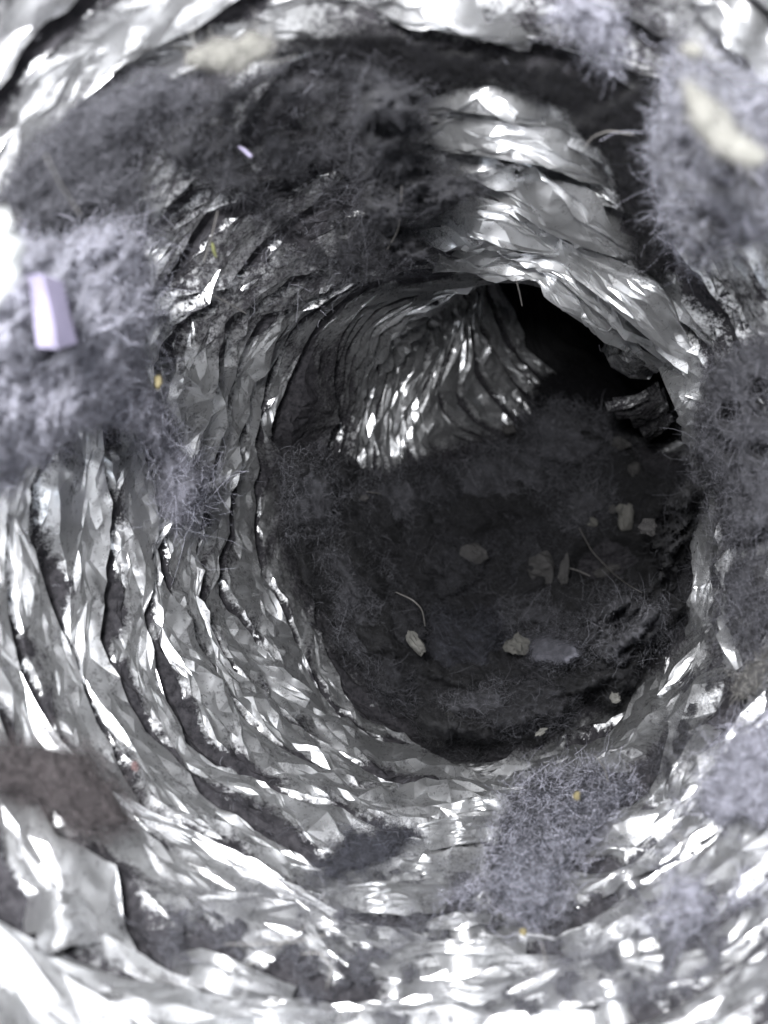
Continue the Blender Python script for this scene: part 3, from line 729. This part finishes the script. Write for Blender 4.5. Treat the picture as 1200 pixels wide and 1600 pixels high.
def blob(name, px, py, rx, ry, m, h, label, cat='crumb', group=None, seed=0, rot=0.0, depth=None):
    nu, nv = 14, 9
    a = np.linspace(0, 2 * np.pi, nu, endpoint=False)[None]; b = np.linspace(0.06, np.pi - 0.06, nv)[:, None]
    x, z, y = np.sin(b) * np.cos(a), np.cos(b) + 0 * a, np.sin(b) * np.sin(a)
    D = np.stack([x, y, z], -1)
    D = D * (1 + 0.95 * fbm(D * 1.6 + seed * 7.1, 4, 500 + seed, 0.6))[..., None]
    c = hit([px], [py], [h])[0] if depth is None else ray(np.array([px]), np.array([py]))[0] * depth
    k = 1.05 * c[1] / F
    cr, sr = math.cos(rot), math.sin(rot)
    xx, zz = D[..., 0] * rx, D[..., 2] * ry
    V = np.stack([xx * cr - zz * sr, D[..., 1] * min(rx, ry), xx * sr + zz * cr], -1) * k
    o = mesh_obj(name, V.reshape(-1, 3), grid_faces(nv, nu, True), m, None, False); o.location = c * SC
    return tag(o, label, cat, group)
GC = 'crumbs scattered on the lint floor'
for i, (px, py, rx, ry, m, h, lb) in enumerate([
    (880, 698, 5, 10, M_PALE, 0.30, 'small upright pale chip on the far lint floor'),
    (925, 816, 9, 7, M_PALE, 0.26, 'small pale crumb left of the tall pale crumb'),
    (977, 806, 12, 20, M_PALE, 0.27, 'tall pale grey crumb beside the right lip'),
    (1015, 824, 12, 12, M_GRIT, 0.27, 'round grey crumb between the tall crumb and the lip'),
    (958, 795, 6, 6, M_GRIT, 0.27, 'tiny grey crumb touching the tall pale crumb'),
    (970, 693, 12, 9, M_GRIT, 0.28, 'grey crumb under the small foil patch at right'),
    (990, 731, 10, 9, M_GRIT, 0.27, 'grey crumb below the foil patch, nearest the right lip'),
    (740, 867, 20, 13, M_GRIT, 0.37, 'triangular grey crumb on the rounded lint lump'),
    (845, 888, 20, 20, M_GRIT, 0.34, 'large rounded grey crumb in the middle of the hole'),
    (882, 893, 8, 22, M_GRIT, 0.34, 'upright forked grey shred beside the rounded crumb'),
    (808, 1008, 17, 14, M_PALE, 0.34, 'pale end crumb touching the long grey lump'),
    (650, 1003, 9, 19, M_PALE, 0.45, 'pale curved shred left of the blue grey tuft'),
    (795, 672, 9, 7, M_GRIT, 0.26, 'small grey crumb at the foot of the foil fan'),
    (703, 1117, 7, 6, plain('black_speck', (0.01, 0.01, 0.01), 0.9), 0.27, 'black speck on the near lint floor'),
    (570, 778, 6, 5, M_GRIT, 0.26, 'small grey speck on the left of the lint floor'),
    (950, 890, 20, 7, M_GRIT, 0.05, 'slanting grey shred in the dark hollow'),
    (965, 1000, 7, 6, M_GRIT, 0.30, 'tiny grey crumb on the lint right of the long lump'),
    (845, 1143, 10, 4, M_PALE, 0.24, 'thin pale chip where the lint floor meets the pleats'),
    (1024, 976, 3, 6, M_WHITE, 0.18, 'tiny white chip near the right lip'),
    (960, 1090, 8, 8, M_PALE, 0.22, 'pale crumb at the lower right rim of the lint floor'),
    ]):
    blob('crumb', px, py, rx, ry, m, h, lb, 'crumb', GC, i, 0.3 * rng.standard_normal())
lint('fluff_lump', [(818,992),(850,984),(905,998),(920,1030),(875,1048),(820,1034)], 0.10, 'lilac', 'long smooth grey lump lying on the lint floor', 'lint', edge=26, ln=8, dens=0.12, lump=0.2, ragged=4, base=0.26, fib='grey')
blob('flake', 901, 1243, 5, 6, M_YELLOW, 0.27, 'yellow flake on the bluish floor tuft', 'flake', None, 31)
blob('flake', 818, 1457, 5, 6, M_YELLOW, 0.14, 'small yellow flake beside the dark gap at the bottom', 'flake', None, 32)
blob('flake', 247, 596, 5, 11, M_YELLOW, 0.40, 'tan flake on the edge of the left wad', 'flake', None, 33)
blob('crumb', 211, 1197, 6, 6, plain('red_speck', (0.12, 0.075, 0.075), 0.8), 0.16, 'tiny reddish speck on the lower left foil', 'crumb', None, 34)
blob('fluff_chip', 385, 238, 3, 11, M_PURPLE, 0.2, 'tiny purple sliver in the upper dark lint', 'plastic', None, 35, 0.9)
tube('straw_sliver', [(331,378),(334,392),(338,402)], 3.2, M_GREEN, 0.22, 'yellow green sliver on the upper left foil', 'sliver', taper=0.3)
# the folded purple plastic scrap
def scrap():
    cor = np.array([[(44, 430), (66, 428), (98, 440)], [(50, 470), (76, 468), (108, 486)], [(54, 510), (84, 505), (116, 515)], [(58, 543), (90, 545), (121, 536)]], float)
    g = cor.reshape(-1, 2); dp = np.array([0.0, -0.03, 0.04] * 4)
    y0 = hit([85], [490], [0.42])[0, 1]
    V = ray(g[:, 0], g[:, 1]) * (y0 + dp)[:, None]
    Vb = ray(g[:, 0], g[:, 1]) * (y0 + dp + 0.012)[:, None]
    f = grid_faces(4, 3); c = V.mean(0)
    rim = [0, 1, 2, 5, 8, 11, 10, 9, 6, 3]
    side = [(a, b, b + 12, a + 12) for a, b in zip(rim, rim[1:] + rim[:1])]
    o = mesh_obj('plastic_scrap', np.vstack([V, Vb]) - c, np.vstack([f, f[:, ::-1] + 12, side]), M_PURPLE, None, False)
    o.location = c * SC
    tag(o, 'folded translucent purple plastic scrap stuck in the left lint wad', 'plastic')
scrap()
HG = 'loose hairs'
for i, (pts, h, lb) in enumerate([
    ([(572,768),(605,773),(632,780),(660,783)], 0.30, 'pale straight hair across the left of the lint floor'),
    ([(905,825),(925,862),(955,893),(978,912),(1003,926)], 0.28, 'long pale hair curving over the dark hollow'),
    ([(618,925),(645,937),(660,952),(664,978)], 0.44, 'short curved hair above the blue grey tuft'),
    ([(912,232),(925,214),(950,204),(990,210)], 0.16, 'curved hair beside the topmost foil folds'),
    ([(320,455),(350,470),(385,490)], 0.20, 'short straight hair on the dusty foil at upper left'),
    ([(318,410),(330,372),(340,330)], 0.22, 'thin hair standing beside the yellow green sliver'),
    ([(350,1475),(400,1475),(460,1472),(520,1458)], 0.18, 'long hair across the lowest left pleats'),
    ([(385,1510),(420,1490),(455,1465),(480,1445)], 0.18, 'hair crossing the long hair at the bottom'),
    ([(470,1490),(500,1488),(520,1510),(510,1545)], 0.18, 'looping hair in the wispy lint at the bottom'),
    ([(605,390),(622,360),(626,325),(628,290)], 0.28, 'upright hair at the edge of the dark upper lint'),
    ([(963,985),(948,1010),(938,1030)], 0.30, 'short hair right of the long grey lump'),
    ([(875,885),(900,890),(922,900)], 0.30, 'fine hair above the forked shred'),
    ([(806,435),(812,458),(816,478)], 0.30, 'fine hair hanging from the foil lip'),
    ([(70,240),(95,290),(125,335)], 0.32, 'blurred brown hair in the shadowy left wad'),
    ([(850,1525),(853,1500),(845,1470)], 0.16, 'short pale hair near the bottom middle'),
    ([(930,1180),(945,1200),(950,1222)], 0.18, 'pale hair at the right side of the floor tuft'),
    ([(1040,1290),(1060,1308),(1075,1318)], 0.30, 'straight pale hair on the lower right wad'),
    ]):
    tube('hair_strand', pts, 1.1, M_HAIR, h, lb, 'hair', HG, taper=0.2, ns=5)


GL = 'lint lumps on the duct floor'
for pl, th_, kd, lb in (
    ([(560,760),(600,735),(670,745),(700,790),(660,830),(590,825)], 0.20, 'charcoal', 'charcoal lint lump below the foot of the foil fan'),
    ([(700,740),(760,700),(850,705),(870,760),(800,800),(720,790)], 0.18, 'charcoal', 'wide dim lint lump under the black hole'),
    ([(820,650),(870,630),(940,650),(960,700),(900,740),(840,720)], 0.22, 'charcoal', 'topmost lint lump on the far edge of the floor'),
    ([(770,840),(820,825),(880,850),(870,905),(800,910)], 0.20, 'dark', 'lint lump carrying the large rounded grey crumb'),
    ([(500,860),(560,850),(610,890),(590,950),(530,960)], 0.16, 'charcoal', 'lint lump at the left side of the floor'),
    ([(560,1020),(620,1000),(660,1050),(640,1110),(590,1090)], 0.14, 'dark', 'lint lump left of the black speck'),
    ([(760,1080),(830,1055),(900,1075),(890,1125),(810,1145),(750,1130)], 0.14, 'dark', 'flat lint lump at the near rim of the floor'),
    ([(900,930),(980,920),(1040,950),(1030,1010),(960,1040),(900,1000)], 0.20, 'charcoal', 'lint ridge in front of the dark hollow'),
    ([(620,740),(690,725),(740,760),(720,800),(650,800)], 0.16, 'dark', 'lint lump touching the foot of the foil fan'),
    ([(880,760),(940,740),(960,790),(920,830),(870,820)], 0.18, 'charcoal', 'lint lump left of the pale crumb cluster'),
    ([(600,960),(650,930),(680,990),(650,1040),(600,1020)], 0.18, 'dark', 'lint lump under the pale curved shred'),
    ([(690,1060),(760,1050),(800,1090),(760,1130),(690,1120)], 0.14, 'charcoal', 'lint lump beside the black speck'),
    ([(780,940),(860,930),(910,950),(890,985),(800,990)], 0.20, 'charcoal', 'lint lump just above the long smooth grey lump'),
    ([(540,930),(590,920),(610,980),(580,1030),(530,1000)], 0.15, 'charcoal', 'lint lump at the lower left rim of the floor'),
    ([(640,850),(700,835),(760,860),(750,920),(690,940),(630,910)], 0.24, 'dark', 'large rounded lint lump in the middle with a triangular crumb'),
    ([(440,720),(500,700),(540,760),(520,830),(450,840)], 0.14, 'charcoal', 'dim lint lump at the left rim of the floor'),
    ):
    lint('lint_lump', pl, th_, kd, lb, 'lint', GL, edge=38, ln=12, dens=0.17, lump=0.5, coarse=7, ragged=16, base=0.15, fib=kd)

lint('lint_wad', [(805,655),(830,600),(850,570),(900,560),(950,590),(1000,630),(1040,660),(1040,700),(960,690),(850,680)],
     0.07, 'black', 'black lint patch giving painted shade to the far bend just under the hole', 'lint', G_W, edge=25, ln=12, dens=0.14, ragged=14)  # darkness of the hole painted in as a black patch

lint('lint_mat', [(300,1390),(420,1385),(520,1395),(640,1340),(760,1370),(850,1420),(860,1500),(840,1590),(600,1600),(400,1570),(250,1500),(240,1430)],
     0.035, 'grey', 'low grey lint mat lying between the straight floor ribs', 'lint', edge=40, ln=18, dens=0.12, base=0.025, ragged=18, holes=(-0.02, 1.5), fib='grey')
lint('lint_mat', [(850,1430),(960,1370),(1050,1310),(1120,1380),(1190,1400),(1200,1470),(1090,1520),(960,1560),(850,1570)],
     0.035, 'grey', 'low grey lint mat between the slanting ribs at lower right', 'lint', edge=40, ln=18, dens=0.11, base=0.025, ragged=18, holes=(0.0, 1.5), fib='grey')
